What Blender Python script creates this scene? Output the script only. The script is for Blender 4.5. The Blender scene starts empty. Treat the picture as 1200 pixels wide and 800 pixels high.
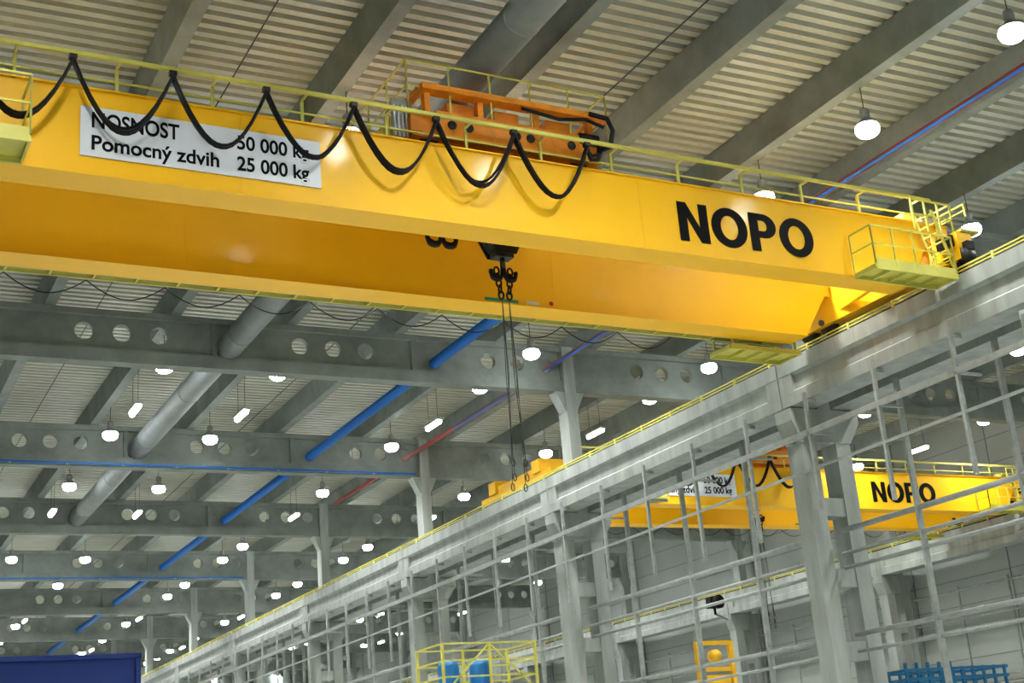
import bpy, math, random
from mathutils import Vector, Matrix
random.seed(4)
D=bpy.data; S=bpy.context.scene; COL=S.collection
FL=-1.7
# ------------------------------------------------------------ materials
def mat(name,c,rough=.6,metal=0,noise=0.0,scale=1.5,emit=0,coat=0,streak=False,bump=0,spec=.5):
    m=D.materials.new(name); m.use_nodes=True; n=m.node_tree.nodes; l=m.node_tree.links
    b=n['Principled BSDF']; b.inputs['Base Color'].default_value=(*c,1)
    b.inputs['Roughness'].default_value=rough; b.inputs['Metallic'].default_value=metal
    b.inputs['Specular IOR Level'].default_value=spec
    if coat: b.inputs['Coat Weight'].default_value=coat; b.inputs['Coat Roughness'].default_value=.12
    if noise or bump:
        tc=n.new('ShaderNodeTexCoord'); nz=n.new('ShaderNodeTexNoise'); nz.inputs['Scale'].default_value=scale
        nz.inputs['Detail'].default_value=6; nz.inputs['Roughness'].default_value=.6
        mp=n.new('ShaderNodeMapping'); l.new(tc.outputs['Object'],mp.inputs['Vector']); l.new(mp.outputs['Vector'],nz.inputs['Vector'])
        if streak: mp.inputs['Scale'].default_value=(2,2,.3)
    if noise:
        r=n.new('ShaderNodeValToRGB'); r.color_ramp.elements[0].position=.3; r.color_ramp.elements[1].position=.7
        r.color_ramp.elements[0].color=(*[x*(1-noise) for x in c],1)
        r.color_ramp.elements[1].color=(*[min(1,x*(1+noise)) for x in c],1)
        l.new(nz.outputs['Fac'],r.inputs['Fac']); l.new(r.outputs['Color'],b.inputs['Base Color'])
    if bump:
        bp=n.new('ShaderNodeBump'); bp.inputs['Strength'].default_value=bump; bp.inputs['Distance'].default_value=.02
        l.new(nz.outputs['Fac'],bp.inputs['Height']); l.new(bp.outputs['Normal'],b.inputs['Normal'])
    if emit:
        b.inputs['Emission Color'].default_value=(*c,1); b.inputs['Emission Strength'].default_value=emit
        try: m.cycles.emission_sampling='NONE'
        except Exception: pass
    return m
M=dict(
 yel=mat('crane_yellow_paint',(.88,.50,.011),.5,noise=.04,scale=.6,coat=.15,spec=.35),
 ryel=mat('railing_yellow_paint',(.56,.53,.12),.55,noise=.1),
 org=mat('trolley_orange_paint',(.74,.27,.012),.5,noise=.18,scale=3),
 yfr=mat('frame_yellow_paint',(.80,.46,.02),.5,noise=.1,scale=3),
 blk=mat('black_rubber',(.010,.010,.012),.5,spec=.3),
 stl=mat('dark_steel',(.045,.045,.045),.5,.5,noise=.3,scale=6),
 gal=mat('galvanised_steel',(.32,.345,.325),.55,.3,noise=.15,scale=4),
 wht=mat('sign_white',(.70,.73,.76),.5,coat=.2,spec=.3),
 ink=mat('letter_black',(.005,.005,.005),.6,spec=.15),
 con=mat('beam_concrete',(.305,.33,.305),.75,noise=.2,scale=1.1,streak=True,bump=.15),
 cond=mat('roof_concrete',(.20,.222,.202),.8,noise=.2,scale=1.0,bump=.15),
 deck=mat('roof_deck_steel',(.40,.405,.335),.5,noise=.1,scale=.5),
 flo=mat('floor_concrete',(.58,.60,.58),.6,noise=.1,scale=.4),
 wal=mat('wall_panel',(.36,.385,.355),.6,noise=.06,scale=.4),
 seam=mat('panel_seam',(.18,.20,.185),.7),
 duct=mat('duct_galvanised',(.21,.23,.225),.6,.2,noise=.12,scale=1.5),
 blue=mat('pipe_blue',(.010,.13,.43),.5),
 tank=mat('tank_blue',(.03,.20,.50),.4),
 teal=mat('rack_blue',(.012,.12,.24),.5),
 red=mat('pipe_red',(.30,.03,.02),.4),
 navy=mat('panel_blue',(.010,.035,.18),.5,noise=.08,scale=2),
 lens=mat('lamp_lens',(.92,.97,1.0),.3,emit=60),
 tube=mat('lamp_tube',(1.0,.97,.88),.3,emit=25),
 redl=mat('signal_red',(.6,.01,.01),.3),
 grn=mat('label_green',(.03,.30,.18),.4),
)
# ------------------------------------------------------------ mesh builder
class MB:
    def __init__(s): s.v=[];s.f=[];s.m=[];s.mats=[];s.sm=[]
    def mi(s,k):
        if k not in s.mats: s.mats.append(k)
        return s.mats.index(k)
    def add(s,vs,fs,k,smooth=False):
        o=len(s.v); s.v+= [tuple(v) for v in vs]; i=s.mi(k)
        for f in fs: s.f.append([a+o for a in f]); s.m.append(i); s.sm.append(smooth)
    def box(s,x0,x1,y0,y1,z0,z1,k):
        s.add([(x0,y0,z0),(x1,y0,z0),(x1,y1,z0),(x0,y1,z0),(x0,y0,z1),(x1,y0,z1),(x1,y1,z1),(x0,y1,z1)],
              [(0,3,2,1),(4,5,6,7),(0,1,5,4),(1,2,6,5),(2,3,7,6),(3,0,4,7)],k)
    def bar(s,a,b,w,h,k):
        a=Vector(a);b=Vector(b);d=(b-a).normalized(); up=Vector((0,0,1)) if abs(d.z)<.95 else Vector((1,0,0))
        p=d.cross(up).normalized()*w/2; q=p.cross(d).normalized()*h/2
        s.add([a-p-q,a+p-q,a+p+q,a-p+q,b-p-q,b+p-q,b+p+q,b-p+q],
              [(0,1,2,3),(7,6,5,4),(4,5,1,0),(5,6,2,1),(6,7,3,2),(7,4,0,3)],k)
    def cyl(s,a,b,r,k,n=10,r2=None,cap=True):
        s.tube([a,b],r,k,n,cap,[r,r if r2 is None else r2])
    def tube(s,pts,r,k,n=8,cap=True,rs=None,closed=False):
        pts=[Vector(p) for p in pts]; N=len(pts); vs=[];fs=[]
        ref=None
        for i,p in enumerate(pts):
            if closed: d=pts[(i+1)%N]-pts[i-1]
            else: d=pts[min(i+1,N-1)]-pts[max(i-1,0)]
            d.normalize()
            if ref is None: ref=Vector((0,0,1)) if abs(d.z)<.9 else Vector((1,0,0))
            u=d.cross(ref)
            if u.length<1e-4: u=d.orthogonal()
            u.normalize(); w=u.cross(d).normalized(); ref=w
            R=rs[i] if rs else r
            for j in range(n):
                t=2*math.pi*j/n; vs.append(p+u*math.cos(t)*R+w*math.sin(t)*R)
        for i in range(N if closed else N-1):
            for j in range(n):
                a=i*n+j;b=i*n+(j+1)%n;c=((i+1)%N)*n+(j+1)%n;d_=((i+1)%N)*n+j
                fs.append((a,b,c,d_))
        if cap and not closed:
            fs.append(tuple(range(n))[::-1]); fs.append(tuple((N-1)*n+j for j in range(n)))
        s.add(vs,fs,k,n>6)
    def prism_xz(s,poly,y0,y1,k):
        n=len(poly); vs=[(x,y0,z) for x,z in poly]+[(x,y1,z) for x,z in poly]
        fs=[tuple(range(n)),tuple(range(2*n-1,n-1,-1))]+[(i,i+n,(i+1)%n+n,(i+1)%n) for i in range(n)]
        s.add(vs,fs,k)
    def lathe(s,c,prof,k,n=12):
        cx,cy,cz=c; vs=[];fs=[]
        for r,z in prof:
            for j in range(n):
                t=2*math.pi*j/n; vs.append((cx+r*math.cos(t),cy+r*math.sin(t),cz+z))
        for i in range(len(prof)-1):
            for j in range(n): fs.append((i*n+j,i*n+(j+1)%n,(i+1)*n+(j+1)%n,(i+1)*n+j))
        s.add(vs,fs,k,True)
    def build(s,name,parent=None,recalc=True):
        me=D.meshes.new(name); me.from_pydata(s.v,[],s.f)
        for k in s.mats: me.materials.append(M[k])
        me.polygons.foreach_set('material_index',s.m); me.polygons.foreach_set('use_smooth',s.sm)
        me.update()
        if recalc:
            import bmesh
            bm=bmesh.new(); bm.from_mesh(me); bmesh.ops.recalc_face_normals(bm,faces=bm.faces); bm.to_mesh(me); bm.free()
        o=D.objects.new(name,me); COL.objects.link(o)
        if parent: o.parent=parent
        return o
def empty(name,loc=(0,0,0),rz=0,parent=None):
    e=D.objects.new(name,None); e.location=loc; e.rotation_euler=(0,0,rz); COL.objects.link(e)
    if parent: e.parent=parent
    return e

Y0,Y1=-13.0,151.0; XL,XR=-4.6,48.6
BAY=12.35; YC=[26.2+BAY*k for k in range(-3,11)]
# ------------------------------------------------------------ shell
b=MB(); b.box(XL,XR,Y0,Y1,FL-.2,FL,'flo'); b.build('floor')
b=MB(); P=.34; prof=[]; y=Y0
while y<Y1:
    prof+= [(y,15.2),(y+.17,15.2),(y+.20,15.31),(y+.31,15.31)]; y+=P
n=len(prof)
b.add([(XL,a,z) for a,z in prof]+[(XR,a,z) for a,z in prof],[(i,i+1,i+1+n,i+n) for i in range(n-1)],'deck')
b.box(XL,XR,Y0,Y1,15.34,15.5,'deck')
b.build('ceiling',recalc=False)
def wall(name,x0,x1,y0,y1): 
    b=MB(); b.box(x0,x1,y0,y1,FL,15.4,'wal'); return b.build(name)
wall('wall_left',XL-.2,XL,Y0,Y1); wall('wall_back',XL,XR,Y1,Y1+.2); wall('wall_front',XL,XR,Y0-.2,Y0)
b=MB(); b.box(XR,XR+.2,Y0,Y1,FL,15.4,'wal')
z=FL+1.2
while z<15: b.box(XR-.015,XR,Y0,Y1,z,z+.03,'seam'); z+=1.2
y=Y0+2
while y<Y1: b.box(XR-.02,XR,y,y+.05,FL,15.2,'seam'); y+=6.17
b.build('wall_right')
b=MB()
for zz,r in ((3.0,.06),(3.4,.05),(5.6,.08),(6.1,.05),(7.4,.06)): b.cyl((XR-.35,Y0+1,zz),(XR-.35,Y1-1,zz),r,'gal',8)
y=Y0+2
while y<Y1-2:
    b.box(XR-.4,XR-.32,y,y+.08,2.7,7.6,'gal'); y+=3.08
b.build('wall_pipe_rack')
# ------------------------------------------------------------ purlins
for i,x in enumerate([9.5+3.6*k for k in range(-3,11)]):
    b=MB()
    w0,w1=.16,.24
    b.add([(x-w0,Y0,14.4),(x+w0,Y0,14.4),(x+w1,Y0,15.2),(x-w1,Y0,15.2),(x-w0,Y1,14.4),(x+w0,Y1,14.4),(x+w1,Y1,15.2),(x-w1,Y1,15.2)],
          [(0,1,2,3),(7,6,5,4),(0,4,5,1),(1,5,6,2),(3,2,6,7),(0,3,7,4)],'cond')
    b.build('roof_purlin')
# ------------------------------------------------------------ trusses with round openings
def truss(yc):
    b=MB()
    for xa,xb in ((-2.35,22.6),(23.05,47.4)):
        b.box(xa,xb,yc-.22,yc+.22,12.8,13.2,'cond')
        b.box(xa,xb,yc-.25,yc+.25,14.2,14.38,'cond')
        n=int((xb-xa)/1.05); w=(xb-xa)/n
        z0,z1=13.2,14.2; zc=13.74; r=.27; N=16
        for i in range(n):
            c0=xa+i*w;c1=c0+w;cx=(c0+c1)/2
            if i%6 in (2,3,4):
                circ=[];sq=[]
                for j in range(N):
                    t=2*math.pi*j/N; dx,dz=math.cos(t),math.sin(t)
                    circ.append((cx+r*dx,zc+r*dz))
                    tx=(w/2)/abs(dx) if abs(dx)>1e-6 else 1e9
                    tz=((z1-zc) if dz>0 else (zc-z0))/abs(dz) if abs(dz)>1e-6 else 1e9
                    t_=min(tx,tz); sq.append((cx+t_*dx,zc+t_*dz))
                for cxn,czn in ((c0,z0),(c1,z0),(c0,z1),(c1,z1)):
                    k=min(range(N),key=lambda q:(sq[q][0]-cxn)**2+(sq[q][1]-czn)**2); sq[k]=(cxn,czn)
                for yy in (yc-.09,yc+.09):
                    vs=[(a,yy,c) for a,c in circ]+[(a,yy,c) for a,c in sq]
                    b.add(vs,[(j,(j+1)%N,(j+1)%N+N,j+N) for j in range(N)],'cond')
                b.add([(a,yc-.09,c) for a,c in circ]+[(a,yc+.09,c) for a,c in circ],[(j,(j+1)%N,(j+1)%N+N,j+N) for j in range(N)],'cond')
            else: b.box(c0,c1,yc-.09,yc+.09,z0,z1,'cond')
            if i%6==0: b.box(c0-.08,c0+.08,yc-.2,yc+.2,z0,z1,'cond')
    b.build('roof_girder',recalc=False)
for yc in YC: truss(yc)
for k in (4,6):
    b=MB(); yc=YC[k+1]; b.box(-2,22.4,yc-.36,yc-.25,12.86,12.92,'blue'); 
    for i in range(12): b.box(-1.5+2*i,-1.42+2*i,yc-.38,yc-.23,12.84,12.86,'gal')
    b.build('roof_cable_tray')
# ------------------------------------------------------------ columns
def column(x0,x1,yc,upper):
    b=MB(); h=.28; w=.46
    b.box(x0,x0+w,yc-h,yc+h,FL,7.9,'con'); b.box(x1-w,x1,yc-h,yc+h,FL,7.9,'con')
    z=FL+.6
    while z<7.6: b.box(x0+w-.01,x1-w+.01,yc-h+.03,yc+h-.03,z,z+.45,'con'); z+=1.75
    b.prism_xz([(x0-.01,7.75),(x1+.01,7.75),(x1+.38,8.3),(x1+.38,8.62),(x0-.22,8.62),(x0-.22,8.3)],yc-h-.03,yc+h+.03,'con')
    ux0,ux1=upper
    b.box(ux0,ux1,yc-.3,yc+.3,8.6,14.38,'con')
    b.prism_xz([(ux0-.01,12.1),(ux1+.01,12.1),(ux1+.35,12.78),(ux0-.35,12.78)],yc-.24,yc+.24,'con')
    b.box(x0-.15,x1+.15,yc-.6,yc+.6,FL,FL+.25,'con')
    b.build('hall_column')
for yc in YC:
    column(21.95,23.5,yc,(22.62,23.03)); column(-3.4,-1.85,yc,(-2.95,-2.4)); column(46.7,48.1,yc,(47.45,47.9))
# ------------------------------------------------------------ runway beams
def runway(xr,side):
    b=MB(); xo=xr-.38; xi=xr+.47
    if side>0: xo,xi=xr-.47,xr+.38
    segs=[(Y0+.1,YC[0])]+list(zip(YC[:-1],YC[1:]))+[(YC[-1],Y1-.1)]
    for a,c in segs:
        a+=.02;c-=.02
        if c-a<.5: continue
        pr=[(xo+.02,8.65),(xi-.02,8.65),(xi-.02,8.97),(xi-.10,9.03),(xi-.10,9.38),(xi,9.45),(xi,9.82),(xo,9.82),(xo,9.45),(xo+.10,9.38),(xo+.10,9.03),(xo+.02,8.97)]
        b.prism_xz(pr,a,c,'con')
        for e0,e1 in ((a+.001,a+.5),(c-.5,c-.001)): b.box(xo+.015,xi-.015,e0,e1,8.9,9.5,'con')
    b.box(xr-.05,xr+.05,Y0+.2,Y1-.2,9.84,10.0,'stl'); b.box(xr-.12,xr+.12,Y0+.2,Y1-.2,9.82,9.85,'stl')
    b.build('runway_beam')
    c=MB(); s=-1 if side<0 else 1; xe=(xo if side<0 else xi)
    cx=xe-s*.1
    for zz in (9.90,9.98): c.box(cx-.02,cx+.02,Y0+.5,Y1-.5,zz,zz+.03,'ryel')
    y=Y0+1
    while y<Y1-1: c.box(cx-.03,cx+.03,y,y+.06,9.82,10.02,'ryel'); y+=1.54
    c.build('runway_conductor_rail')
runway(22.1,-1); runway(23.5,1); runway(-1.9,1); runway(46.9,-1)
# hanging service frame along centre columns
b=MB(); x=21.62
for zz,w in ((7.72,.10),(6.85,.05)): b.box(x-w/2,x+w/2,2,Y1-2,zz,zz+w*1.3,'gal')
y=5.4
while y<Y1-4:
    if min(abs(y-q) for q in YC)>.5:
        b.box(x-.045,x+.045,y-.04,y+.04,5.55,8.78,'gal'); b.box(x-.05,x+.3,y-.03,y+.03,8.53,8.62,'gal')
        b.box(x-.05,x+.7,y-.03,y+.03,7.72,7.78,'gal')
    y+=2.47
for q in YC[2:]: b.box(x-.03,x+.36,q-.04,q+.04,7.73,7.81,'gal')
b.build('service_rail_frame')
b=MB()
for xx,zz,r in ((22.72,4.6,.05),(22.72,4.95,.05),(22.72,5.5,.07),(22.72,3.0,.06),(22.72,2.6,.04)):
    for a,c in zip(YC[1:-1],YC[2:]): b.cyl((xx,a+.3,zz),(xx,c-.3,zz),r,'gal',8)
for a in YC[1:-1]:
    for t in (3.1,6.2,9.3): b.box(22.65,22.79,a+t-.04,a+t+.04,FL,8.6,'gal')
b.build('column_pipe_run')
b=MB(); b.box(21.72,22.12,17.95,18.4,7.05,8.5,'wal'); b.box(21.69,21.72,18.0,18.35,7.15,8.4,'seam'); b.cyl((21.85,17.87,7.45),(21.85,17.95,7.45),.08,'redl',12)
b.box(21.85,22.0,18.05,18.3,8.5,8.62,'gal'); b.build('electrical_cabinet')
# ------------------------------------------------------------ ducts/pipes
b=MB(); b.cyl((11.1,Y0+1,13.5),(11.1,64,13.5),.38,'duct',24)
y=Y0+2
while y<64: b.cyl((11.1,y,13.5),(11.1,y+.05,13.5),.392,'duct',24); y+=6
b.build('ventilation_duct')
b=MB(); b.cyl((17.9,28,13.5),(17.9,Y1-1,13.5),.17,'blue',12)
for q in YC[3:-1]: b.box(17.86,17.94,q+3,q+3.05,13.6,14.3,'gal')
b.build('blue_pipe')
b=MB(); b.cyl((22.35,Y0+1,13.75),(22.35,60,13.75),.085,'red',10); b.cyl((22.10,Y0+1,13.58),(22.10,46,13.58),.045,'blue',10)
b.build('sprinkler_pipes')
b=MB()
for xx in (7.2,15.0): b.cyl((xx,Y0+1,14.39),(xx,Y1-1,14.39),.016,'stl',6)
b.build('roof_conduits')
# ------------------------------------------------------------ lamps
hb=MB(); tl=MB(); spots=[]
def lamp(x,y):
    z=13.42
    hb.lathe((x,y,z),[(.0,.42),(.09,.42),(.11,.38),(.11,.22),(.08,.19),(.13,.16),(.20,.10),(.25,.04),(.25,.02),(.21,.02)],'gal',12)
    hb.lathe((x,y,z),[(.23,.05),(.265,-.02),(.27,-.09),(.24,-.17),(.17,-.225),(.08,-.245),(0,-.247)],'lens',14)
    hb.cyl((x,y,z+.42),(x,y,14.42),.010,'stl',5)
    spots.append((x,y,z-.31))
rows=[2.4,9.6,13.2,20.4,27.3,37.5,44.0]
for x in rows:
    for k in range(-6,14):
        y=40.2+8.05*k
        if y>Y1-3: continue
        lamp(x,y)
    for k in range(-2,7):
        if x in (20.4,27.3): lamp(x,36.4+16.1*k)
        y=44.2+16.1*k
        tl.box(x-.13,x+.13,y-.6,y+.6,13.18,13.26,'gal'); tl.cyl((x,y-.55,13.12),(x,y+.55,13.12),.09,'tube',8)
        for d in(-.4,.4): tl.cyl((x,y+d,13.26),(x,y+d,14.42),.008,'stl',5)
ho=hb.build('high_bay_lamps'); tl.build('tube_lamps')
for i,(x,y,z) in enumerate(spots):
    L=D.lights.new('bulb','SPOT'); L.energy=1150; L.spot_size=math.radians(154); L.spot_blend=1.0; L.shadow_soft_size=.2
    L.color=(1,1,.97); L.specular_factor=.5; o=D.objects.new('bulb_%d'%i,L); COL.objects.link(o); o.location=(x,y,z); o.parent=ho
# ------------------------------------------------------------ letters
def letters(parent,x0,x1,z0,h,y):
    N=[[(0,0),(0,1),(.23,1),(.55,.38),(.55,1),(.78,1),(.78,0),(.55,0),(.23,.62),(.23,0)]]
    def ell(cx,cy,rx,ry,n=36): return [(cx+rx*math.cos(2*math.pi*i/n),cy+ry*math.sin(2*math.pi*i/n)) for i in range(n)]
    O=[ell(.48,.5,.48,.52),ell(.48,.5,.235,.315)]
    def arc(cx,cy,rx,ry,n=14): return [(cx+rx*math.cos(math.pi/2-math.pi*i/n),cy+ry*math.sin(math.pi/2-math.pi*i/n)) for i in range(n+1)]
    Pp=[[(0,0),(0,1)]+arc(.39,.68,.34,.32)+[(.24,.36),(.24,0)],[(.24,.82)]+arc(.37,.68,.11,.14)+[(.24,.54)]]
    cu=D.curves.new('letters','CURVE'); cu.dimensions='2D'; cu.fill_mode='BOTH'; cu.extrude=.004
    off=0
    for g,w in ((N,.78),(O,.96),(Pp,.73),(O,.96)):
        for poly in g:
            sp=cu.splines.new('POLY'); sp.points.add(len(poly)-1); sp.use_cyclic_u=True
            for p,(a,c) in zip(sp.points,poly): p.co=(a+off,c,0,1)
        off+=w+.085
    off-=.085
    cu.materials.append(M['ink']); o=D.objects.new('side_lettering',cu); COL.objects.link(o); o.parent=parent
    o.location=(x0,y,z0); o.rotation_euler=(math.pi/2,0,0); o.scale=((x1-x0)/off,h,1)
def text(parent,s,x0,x1,z,cap,y):
    cu=D.curves.new('txt','FONT'); cu.body=s; cu.size=1; cu.offset=.019; cu.extrude=.003
    cu.materials.append(M['ink']); o=D.objects.new('sign_text',cu); COL.objects.link(o); bpy.context.view_layer.update()
    w=max(o.dimensions.x,.01); o.parent=parent; o.location=(x0,y,z); o.rotation_euler=(math.pi/2,0,0)
    o.scale=((x1-x0)/w,cap/.70,1)
# ------------------------------------------------------------ crane
ZB,ZT=9.80,11.28
def rail(b,pts,z0,h,k='ryel',r=.022,step=1.2,mid=True):
    for a,c in zip(pts[:-1],pts[1:]):
        a=Vector((*a,z0));c=Vector((*c,z0)); n=max(1,round((c-a).length/step))
        b.bar(a+Vector((0,0,h)),c+Vector((0,0,h)),2*r,2*r,k)
        if mid: b.bar(a+Vector((0,0,h*.52)),c+Vector((0,0,h*.52)),1.6*r,1.6*r,k)
        for i in range(n+1):
            p=a.lerp(c,i/n); b.bar(p,p+Vector((0,0,h)),2*r,2*r,k)
def swag(b,x0,x1,y,ztop,sag,k,r=.03,n=14,z2=None):
    pts=[]
    for i in range(n+1):
        t=i/n; u=2*t-1; s=1-abs(u)**2.3
        xx=x0+(x1-x0)*(t+.035*math.sin(2*math.pi*t)); pts.append((xx,y,ztop+((z2 or ztop)-ztop)*t-sag*s))
    b.tube(pts,r,k,6)
def crane(Xl,Xr,Yf,rz,tx,name='overhead_crane',ls=0,ss=0):
    E=empty(name,(0,Yf,0),rz)
    g=MB()
    prof=[(Xl+1.1,ZB),(Xr-1.1,ZB),(Xr-.35,10.86),(Xr+.3,10.86),(Xr+.3,ZT),(Xl-.3,ZT),(Xl-.3,10.86),(Xl+.35,10.86)]
    for y0 in (0,3.5):
        g.prism_xz(prof,y0,y0+.56,'yel')
        g.box(Xl+1.1,Xr-1.1,y0-.05,y0+.61,ZB-.03,ZB,'yel')
        g.box(Xl-.3,Xr+.3,y0-.05,y0+.61,ZT,ZT+.03,'yel')
        for xx in (Xl+8,Xl+16): g.box(xx,xx+.012,y0-.006,y0,ZB,ZT,'yel')
        g.box(Xl,Xr,y0+.25,y0+.31,ZT+.03,ZT+.11,'stl')
    g.build('main_girders',E)
    c=MB()
    for xr in (Xl,Xr):
        c.box(xr-.22,xr+.22,-.7,4.9,10.22,10.85,'yel')
        for yy in (-.35,.35,3.85,4.55):
            c.cyl((xr-.09,yy,10.25),(xr+.09,yy,10.25),.25,'stl',18); c.cyl((xr-.3,yy,10.3),(xr+.3,yy,10.3),.07,'stl',10)
        for yy in (-.7,4.9): c.box(xr-.1,xr+.1,yy-(.15 if yy<0 else 0),yy+(0 if yy<0 else .15),10.4,10.6,'blk')
        s=1 if xr==Xr else -1
        c.box(xr-s*.75-.2,xr-s*.75+.2,1.0,1.5,10.5,10.9,'org'); c.cyl((xr-s*.75,1.5,10.7),(xr-s*.75,2.0,10.7),.16,'stl',12)
        c.box(xr-.18,xr+.18,.56,3.5,10.86,11.1,'yel')
        c.bar((xr-s*.9,.58,10.35),(xr-s*.1,3.4,10.5),.12,.14,'yel')
    c.build('end_carriages',E)
    f=MB(); zt=11.72; yf=-.32
    f.bar((Xl+1,yf,zt),(Xr-.4,yf,zt),.05,.07,'ryel')
    x=Xl+1.2
    while x<Xr-.6:
        f.bar((x,-.02,ZT),(x,-.02,zt-.02),.05,.05,'ryel'); f.bar((x,-.02,zt),(x,yf,zt),.04,.04,'ryel'); x+=1.58
    f.bar((Xl+1,-.02,zt-.24),(Xr-.4,-.02,zt-.24),.03,.03,'ryel')
    f.build('festoon_track',E)
    k=MB(); xe=tx+1.45; sp=1.585; x=xe
    xs=[]
    while x>Xl+1.2: xs.append(x); x-=sp
    for a in xs:
        k.box(a-.06,a+.06,yf-.05,yf+.05,zt-.12,zt-.04,'stl')
        if a-sp>Xl+1.0:
            for d,sg in ((-.05,1.12+.04*math.sin(a*3)),(.0,1.14+.04*math.sin(a*3)),(.05,1.09+.04*math.cos(a*2))):
                swag(k,a-sp,a,yf+d,zt-.13,sg,'blk',.027)
    k.tube([(xe,yf,zt-.13),(xe+.1,yf+.05,zt-.35),(xe+.3,yf+.1,zt-.3),(xe+.42,yf+.2,zt+.05),(xe+.42,yf+.5,zt+.35),(xe+.25,yf+.8,zt+.45)],.045,'blk',8)
    k.tube([(xe,yf+.05,zt-.13),(xe+.15,yf+.08,zt-.25),(xe+.38,yf+.12,zt-.15),(xe+.5,yf+.25,zt+.1),(xe+.45,yf+.6,zt+.3)],.035,'blk',8)
    k.build('festoon_cables',E)
    w=MB(); w.box(Xl+.8,Xr-.8,4.2,4.8,10.04,10.07,'gal')
    x=Xl+1
    while x<Xr-.8: w.bar((x,4.06,9.97),(x,4.84,10.0),.04,.06,'ryel'); x+=.8
    w.bar((Xl+.8,4.83,10.0),(Xr-.8,4.83,10.0),.04,.08,'ryel')
    rail(w,[(Xl+.8,4.83),(Xr-.8,4.83)],10.06,1.1,step=1.6)
    x=Xl+2
    while x<Xr-4: swag(w,x,x+1.5,4.95,9.98,.33,'blk',.011,10); x+=1.5
    w.build('rear_walkway',E)
    p=MB()
    def basket(x0,x1,y0,y1,z,h=1.0,rl=True):
        p.box(x0,x1,y0,y1,z-.03,z,'ryel'); 
        for yy in (y0,y1): p.bar((x0,yy,z-.07),(x1,yy,z-.07),.05,.12,'ryel')
        n=int((x1-x0)/.45)
        for i in range(n+1):
            xx=x0+(x1-x0)*i/n; p.bar((xx,y0,z-.07),(xx,y1,z-.07),.04,.08,'ryel')
        if rl:
            rail(p,[(x0,y1),(x0,y0),(x1,y0),(x1,y1)],z,h,step=.65,r=.016)
            p.bar((x0,y0,z+.06),(x1,y0,z+.06),.01,.12,'ryel')
    basket(Xr-2.75,Xr-.45,-.72,-.08,9.82,.85)
    basket(Xl+2.0,Xl+4.5,-.85,-.08,9.90,1.0)
    basket(Xr-2.9,Xr-.8,4.15,4.95,9.66,.35,False)
    for xx in (Xr-2.8,Xr-.9):
        for yy in (4.2,4.9): p.bar((xx,yy,9.65),(xx,yy,10.6),.04,.04,'ryel')
    for yy in (-.6,-.15):
        p.bar((Xr-.35,yy,9.98),(Xr-.75,yy,ZT+.05),.05,.05,'ryel')
    for i in range(7):
        t=i/6; p.bar((Xr-.35-.4*t,-.6,10.0+1.25*t),(Xr-.35-.4*t,-.15,10.0+1.25*t),.04,.03,'ryel')
    rail(p,[(Xr-1.2,-.5),(Xr-.05,-.5),(Xr-.05,.9)],10.86,.72,step=.4,r=.018)
    rail(p,[(Xr+.3,-.6),(Xr+.3,4.6)],ZT+.03,.3,step=.8,r=.018)
    p.box(Xr-.1,Xr+.45,-.75,1.2,10.86,10.92,'ryel')
    p.box(Xr-.9,Xr-.5,.05,.5,ZT+.03,ZT+.25,'ryel'); p.box(Xr-.3,Xr+.15,.1,.5,ZT+.03,ZT+.25,'gal')
    p.box(Xr-.35,Xr+.1,-.6,-.2,10.55,10.8,'blk')
    p.cyl((Xr-.2,-.7,10.3),(Xr+.1,-.7,10.3),.16,'stl',12)
    p.build('service_platforms',E)
    s=MB(); s.box(Xr-18.62+ss,Xr-14.6+ss,-.03,-.007,10.10,10.97,'wht'); s.build('capacity_sign',E)
    X=Xr-22.1
    Q=X+ss
    text(E,'NOSNOST',Q+3.64,Q+5.04,10.61,.27,-.034); text(E,'50 000 kg',Q+6.02,Q+7.28,10.61,.25,-.034)
    text(E,'Pomocný zdvih',Q+3.64,Q+5.70,10.22,.25,-.034); text(E,'25 000 kg',Q+6.02,Q+7.28,10.22,.25,-.034)
    letters(E,X+14.98+ls,X+18.40+ls,10.07,.84,-.012)
    d=MB(); d.box(X+12.4,X+13.2,3.49,3.495,ZB+.03,ZB+.10,'grn'); d.box(X+13.4,X+13.7,3.49,3.495,ZB+.03,ZB+.10,'wht'); d.cyl((X+14,3.495,ZB+.1),(X+14,3.485,ZB+.1),.05,'redl',14)
    d.build('girder_labels',E)
    t=MB(); z=ZT+.11
    for yy in (.28,3.78):
        for xx in (tx-1.6,tx+1.6):
            t.cyl((xx,yy-.07,z+.2),(xx,yy+.07,z+.2),.2,'stl',16)
        t.box(tx-2.0,tx+2.0,yy-.16,yy+.16,z+.12,z+.55,'org')
    for xx in (tx-1.9,tx-.5,tx+.7,tx+1.75): t.box(xx-.12,xx+.12,.1,4.0,z+.2,z+.5,'org')
    t.box(tx-1.0,tx+1.8,.9,2.0,z+.5,z+.54,'org')
    t.cyl((tx-1.5,2.7,z+.85),(tx+1.1,2.7,z+.85),.38,'stl',24)
    for i in range(20): t.cyl((tx-1.4+i*.12,2.7,z+.85),(tx-1.36+i*.12,2.7,z+.85),.40,'stl',20)
    t.box(tx+1.1,tx+1.6,2.2,3.2,z+.4,z+1.25,'org'); t.cyl((tx+.2,1.7,z+.75),(tx+1.1,1.7,z+.75),.24,'org',16)
    t.box(tx-1.9,tx-1.4,1.2,2.0,z+.5,z+1.05,'ryel')
    t.box(tx-1.55,tx+1.75,-.02,.16,z+.12,z+.62,'org')
    for xx in (tx-1.7,tx-.6,tx+.6,tx+1.8): t.box(xx-.06,xx+.06,.02,.16,z+.5,z+1.02,'org')
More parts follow.
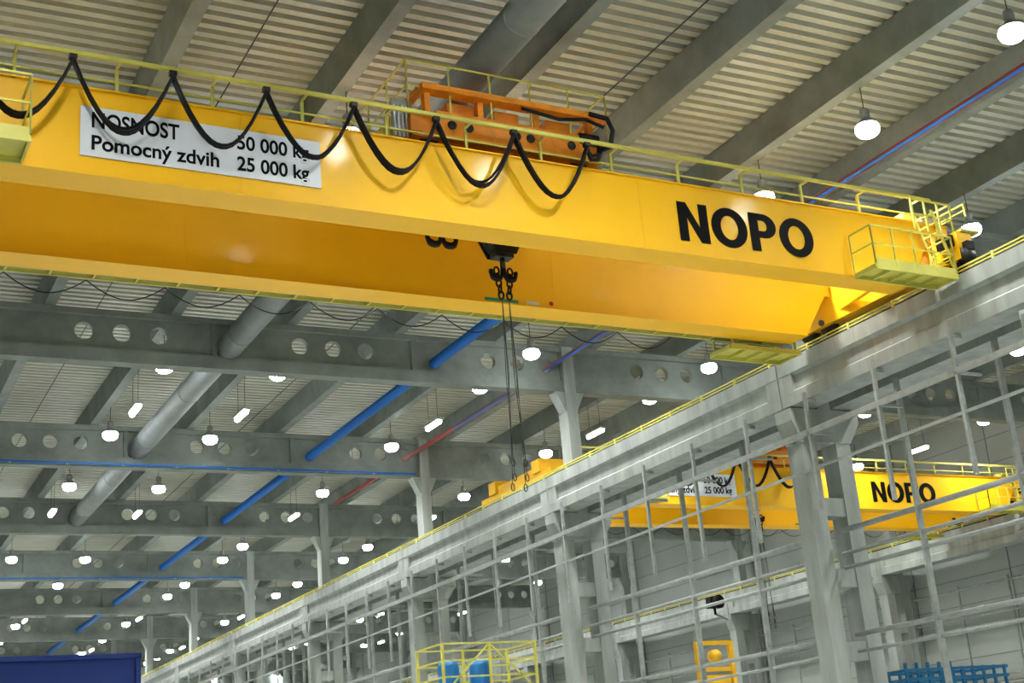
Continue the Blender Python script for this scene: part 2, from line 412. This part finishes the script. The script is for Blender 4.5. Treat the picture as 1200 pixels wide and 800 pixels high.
    t.box(tx-1.85,tx+2.15,-.12,.14,z+.98,z+1.10,'org'); t.box(tx-1.85,tx+2.15,3.3,3.45,z+.98,z+1.13,'org')
    for xx in (tx-1.8,tx+1.95): t.box(xx-.07,xx+.07,0,3.4,z+1.0,z+1.1,'org')
    for xx,w_ in ((tx-1.2,.55),(tx-.2,.5),(tx+.9,.6)): t.box(xx,xx+w_,.2,.7,z+.5,z+.95,'org')
    for xx in (tx-1.25,tx-.9,tx+.1,tx+.4,tx+1.3): t.cyl((xx,-.05,z+.35),(xx,-.02,z+.35),.09,'stl',10)
    t.cyl((tx+1.5,.0,z+.55),(tx+1.9,.0,z+.55),.12,'blk',10)
    t.tube([(tx+1.7,-.14,z+1.05),(tx+2.1,-.16,z+1.0),(tx+2.2,-.16,z+.75),(tx+2.1,-.16,z+.4),(tx+1.9,-.16,z+.3)],.05,'blk',8)
    t.tube([(tx+.2,-.14,z+.9),(tx+1.0,-.15,z+.8),(tx+1.6,-.15,z+.9),(tx+2.0,-.15,z+.8)],.035,'blk',8)
    rail(t,[(tx-2.1,3.6),(tx-2.1,0.0),(tx+2.2,0.0)],z+1.13-.65,1.1,step=.9,r=.014)
    rail(t,[(tx-2.1,3.6),(tx+2.2,3.6),(tx+2.2,0.0)],z+.5,1.1,step=.9,r=.014)
    t.box(tx-2.3,tx-1.9,.3,.34,z+.12,z+.9,'gal')
    for i in range(4): t.box(tx-2.28+.08*i,tx-2.25+.08*i,.25,.3,z+.12,z+.75,'wht')
    t.build('trolley',E)
    h=MB(); hx,hy=tx+.62,1.85
    def loop(c,rx,rz,r,rot=0,n=12):
        return [(c[0]+rx*math.cos(2*math.pi*i/n)*math.cos(rot),c[1]+rx*math.cos(2*math.pi*i/n)*math.sin(rot),c[2]+rz*math.sin(2*math.pi*i/n)) for i in range(n)]
    def hook(cx,cy,zz,sc):
        h.cyl((cx,cy,zz),(cx,cy,zz-.28*sc),.055*sc,'stl',10)
        for s in (-1,1):
            pts=[(cx,cy,zz-.22*sc)];rs=[.05*sc]
            for i in range(9):
                a=math.radians(200+i*22) if s>0 else math.radians(-20-i*22)
                pts.append((cx+s*.15*sc+.13*sc*math.cos(a),cy,zz-.36*sc+.14*sc*math.sin(a))); rs.append((.065 if 1<i<6 else .045)*sc)
            h.tube(pts,.05,'blk',8,True,rs)
    def block(cx,cy,zz,w_):
        for i in range(4): 
            yy=cy-.15+i*.1; h.cyl((cx,yy-.035,zz),(cx,yy+.035,zz),w_*.5,'stl',20)
        for ya in (cy-.22,cy+.19):
            h.prism_xz([(cx-w_*.55,zz-.05),(cx-w_*.3,zz-w_*.55),(cx+w_*.3,zz-w_*.55),(cx+w_*.55,zz-.05),(cx+w_*.55,zz+.12),(cx-w_*.55,zz+.12)],ya,ya+.03,'blk')
        h.cyl((cx,cy-.25,zz),(cx,cy+.25,zz),.06,'stl',10)
        h.box(cx-.2,cx+.2,cy-.13,cy+.13,zz-w_*.62,zz-w_*.48,'stl')
        for dx in (-.2,-.1,.1,.2):
            h.cyl((cx+dx,cy-.05,zz),(cx+dx,cy+.1,ZT+.9),.012,'blk',5)
    block(hx,hy,10.50,.72); hook(hx,hy,10.12,1.0)
    block(hx-1.35,hy,10.95,.36); hook(hx-1.3,hy,10.74,1.1)
    for sx in (-.15,.15):
        zz=9.78
        for i in range(5):
            h.tube(loop((hx+sx*(1-.1*i),hy,zz),.055,.085,.0,rot=(i%2)*math.pi/2),.02,'blk',6,closed=True); zz-=.125
        for j,(dx,dy) in enumerate(((-.07,-.1),(.05,.12),(.0,.0))):
            h.tube([(hx+sx*.5,hy,zz+.05),(hx+sx*.6+dx*.5,hy+dy,zz-1.5),(hx+sx*.9+dx*1.5,hy+dy,5.5+.25*j)],.008,'stl',5)
            h.tube(loop((hx+sx*.9+dx*1.5,hy+dy,5.42+.25*j),.035,.07,0),.010,'stl',6,closed=True)
    h.build('hoist_hooks',E)
    return E
crane(-1.9,22.1,20.06,.018,11.35)
crane(23.5,46.9,41.6,0,33.4,ls=-1.3,ss=-.6)
# ------------------------------------------------------------ floor level things
b=MB(); b.box(-.5,3.95,18,18.08,0.2,2.08,'navy'); b.box(-.55,4.0,17.97,18.11,2.06,2.12,'navy'); b.box(3.93,3.99,17.97,18.11,FL,2.08,'navy')
for xx in (-.5,1.7,3.9): b.box(xx-.04,xx+.04,18.1,18.2,FL,2.05,'stl'); b.box(xx-.05,xx+.05,17.6,18.7,FL,FL+.08,'stl')
b.build('blue_partition_screen')
b=MB(); x0,x1,y0,y1=18.2,21.5,39.9,41.9
for xx in (x0,(x0+x1)/2,x1):
    for yy in (y0,y1): b.bar((xx,yy,FL),(xx,yy,4.75),.08,.08,'ryel')
for zz in (-.2,1.5,3.15):
    b.box(x0,x1,y0,y1,zz,zz+.06,'gal'); 
    for yy in (y0,y1): b.bar((x0,yy,zz-.05),(x1,yy,zz-.05),.06,.12,'ryel')
for zz in (3.7,4.2,4.72):
    for yy in (y0,y1): b.bar((x0,yy,zz),(x1,yy,zz),.05,.05,'ryel')
    for xx in (x0,x1): b.bar((xx,y0,zz),(xx,y1,zz),.05,.05,'ryel')
for zz in (FL+.1,1.5,3.2):
    b.bar((x0,y0,zz),((x0+x1)/2,y0,zz+1.5),.05,.05,'ryel'); b.bar((x1,y0,zz),((x0+x1)/2,y0,zz+1.5),.05,.05,'ryel')
for xx in (x0+.45,x0+1.55): b.lathe((xx,y0+.6,3.21),[(0,0),(.33,0),(.34,.05),(.34,.85),(.30,.98),(.12,1.06),(0,1.07)],'tank',18)
b.build('yellow_access_scaffold')
b=MB(); x0,x1,y0=27.9,29.3,40
for xx in (x0,x1): b.bar((xx,y0,FL),(xx,y0,4.55),.16,.16,'yfr'); b.bar((xx,y0-1,FL+.08),(xx,y0+1,FL+.08),.16,.16,'yfr')
for zz in (4.5,3.6,2.4,.5): b.bar((x0,y0,zz),(x1,y0,zz),.12,.14,'yfr')
b.box(x0+.2,x1-.2,y0-.1,y0+.1,2.6,3.4,'yfr'); b.cyl((x0+.7,y0-.12,4.05),(x0+.7,y0+.12,4.05),.22,'yfr',16)
b.build('yellow_lifting_frame')
b=MB(); 
for xx in [27.9+.42*i for i in range(10)]: b.bar((xx,30,FL),(xx,30,2.5+(.15 if int(xx*10)%2 else 0)),.07,.07,'teal'); b.bar((xx,31.2,FL),(xx,31.2,2.5),.07,.07,'teal')
for zz in (-.6,.8,2.2,2.45):
    for yy in (30,31.2): b.bar((27.8,yy,zz),(31.8,yy,zz),.08,.08,'teal')
    for xx in (27.9,31.68): b.bar((xx,30,zz),(xx,31.2,zz),.07,.07,'teal')
b.build('blue_storage_rack')
b=MB(); b.bar((46.42,63.25,8.35),(45.6,63.25,8.7),.1,.1,'gal'); b.box(45.2,46.0,62.9,63.4,9.0,9.6,'blk'); b.cyl((45.6,62.9,9.3),(45.6,62.7,9.3),.33,'blk',16,r2=.38); b.bar((45.6,63.2,8.65),(45.6,63.2,9.0),.1,.1,'blk')
b.build('floodlight')
# ------------------------------------------------------------ world + camera
w=D.worlds.new('World'); S.world=w; w.use_nodes=True
w.node_tree.nodes['Background'].inputs['Color'].default_value=(.8,.85,.8,1); w.node_tree.nodes['Background'].inputs['Strength'].default_value=.3
cam=D.cameras.new('camera'); co=D.objects.new('camera',cam); COL.objects.link(co); S.camera=co
cam.sensor_width=36; cam.lens=36*1604/1200; cam.clip_end=500
R=Vector((.8887,-.4511,-.0814)); B=-Vector((.4525,.8346,.3144)); B.normalize(); U=B.cross(R).normalized(); R=U.cross(B).normalized()
mt=Matrix((R,U,B)).transposed().to_4x4(); co.matrix_world=mt
bpy.context.view_layer.update()
for o in list(COL.objects):
    if o.parent is None: o.location.z+=1.7
try:
    S.view_settings.view_transform='Standard'; S.view_settings.look='Medium High Contrast'
except Exception as e: print(e)
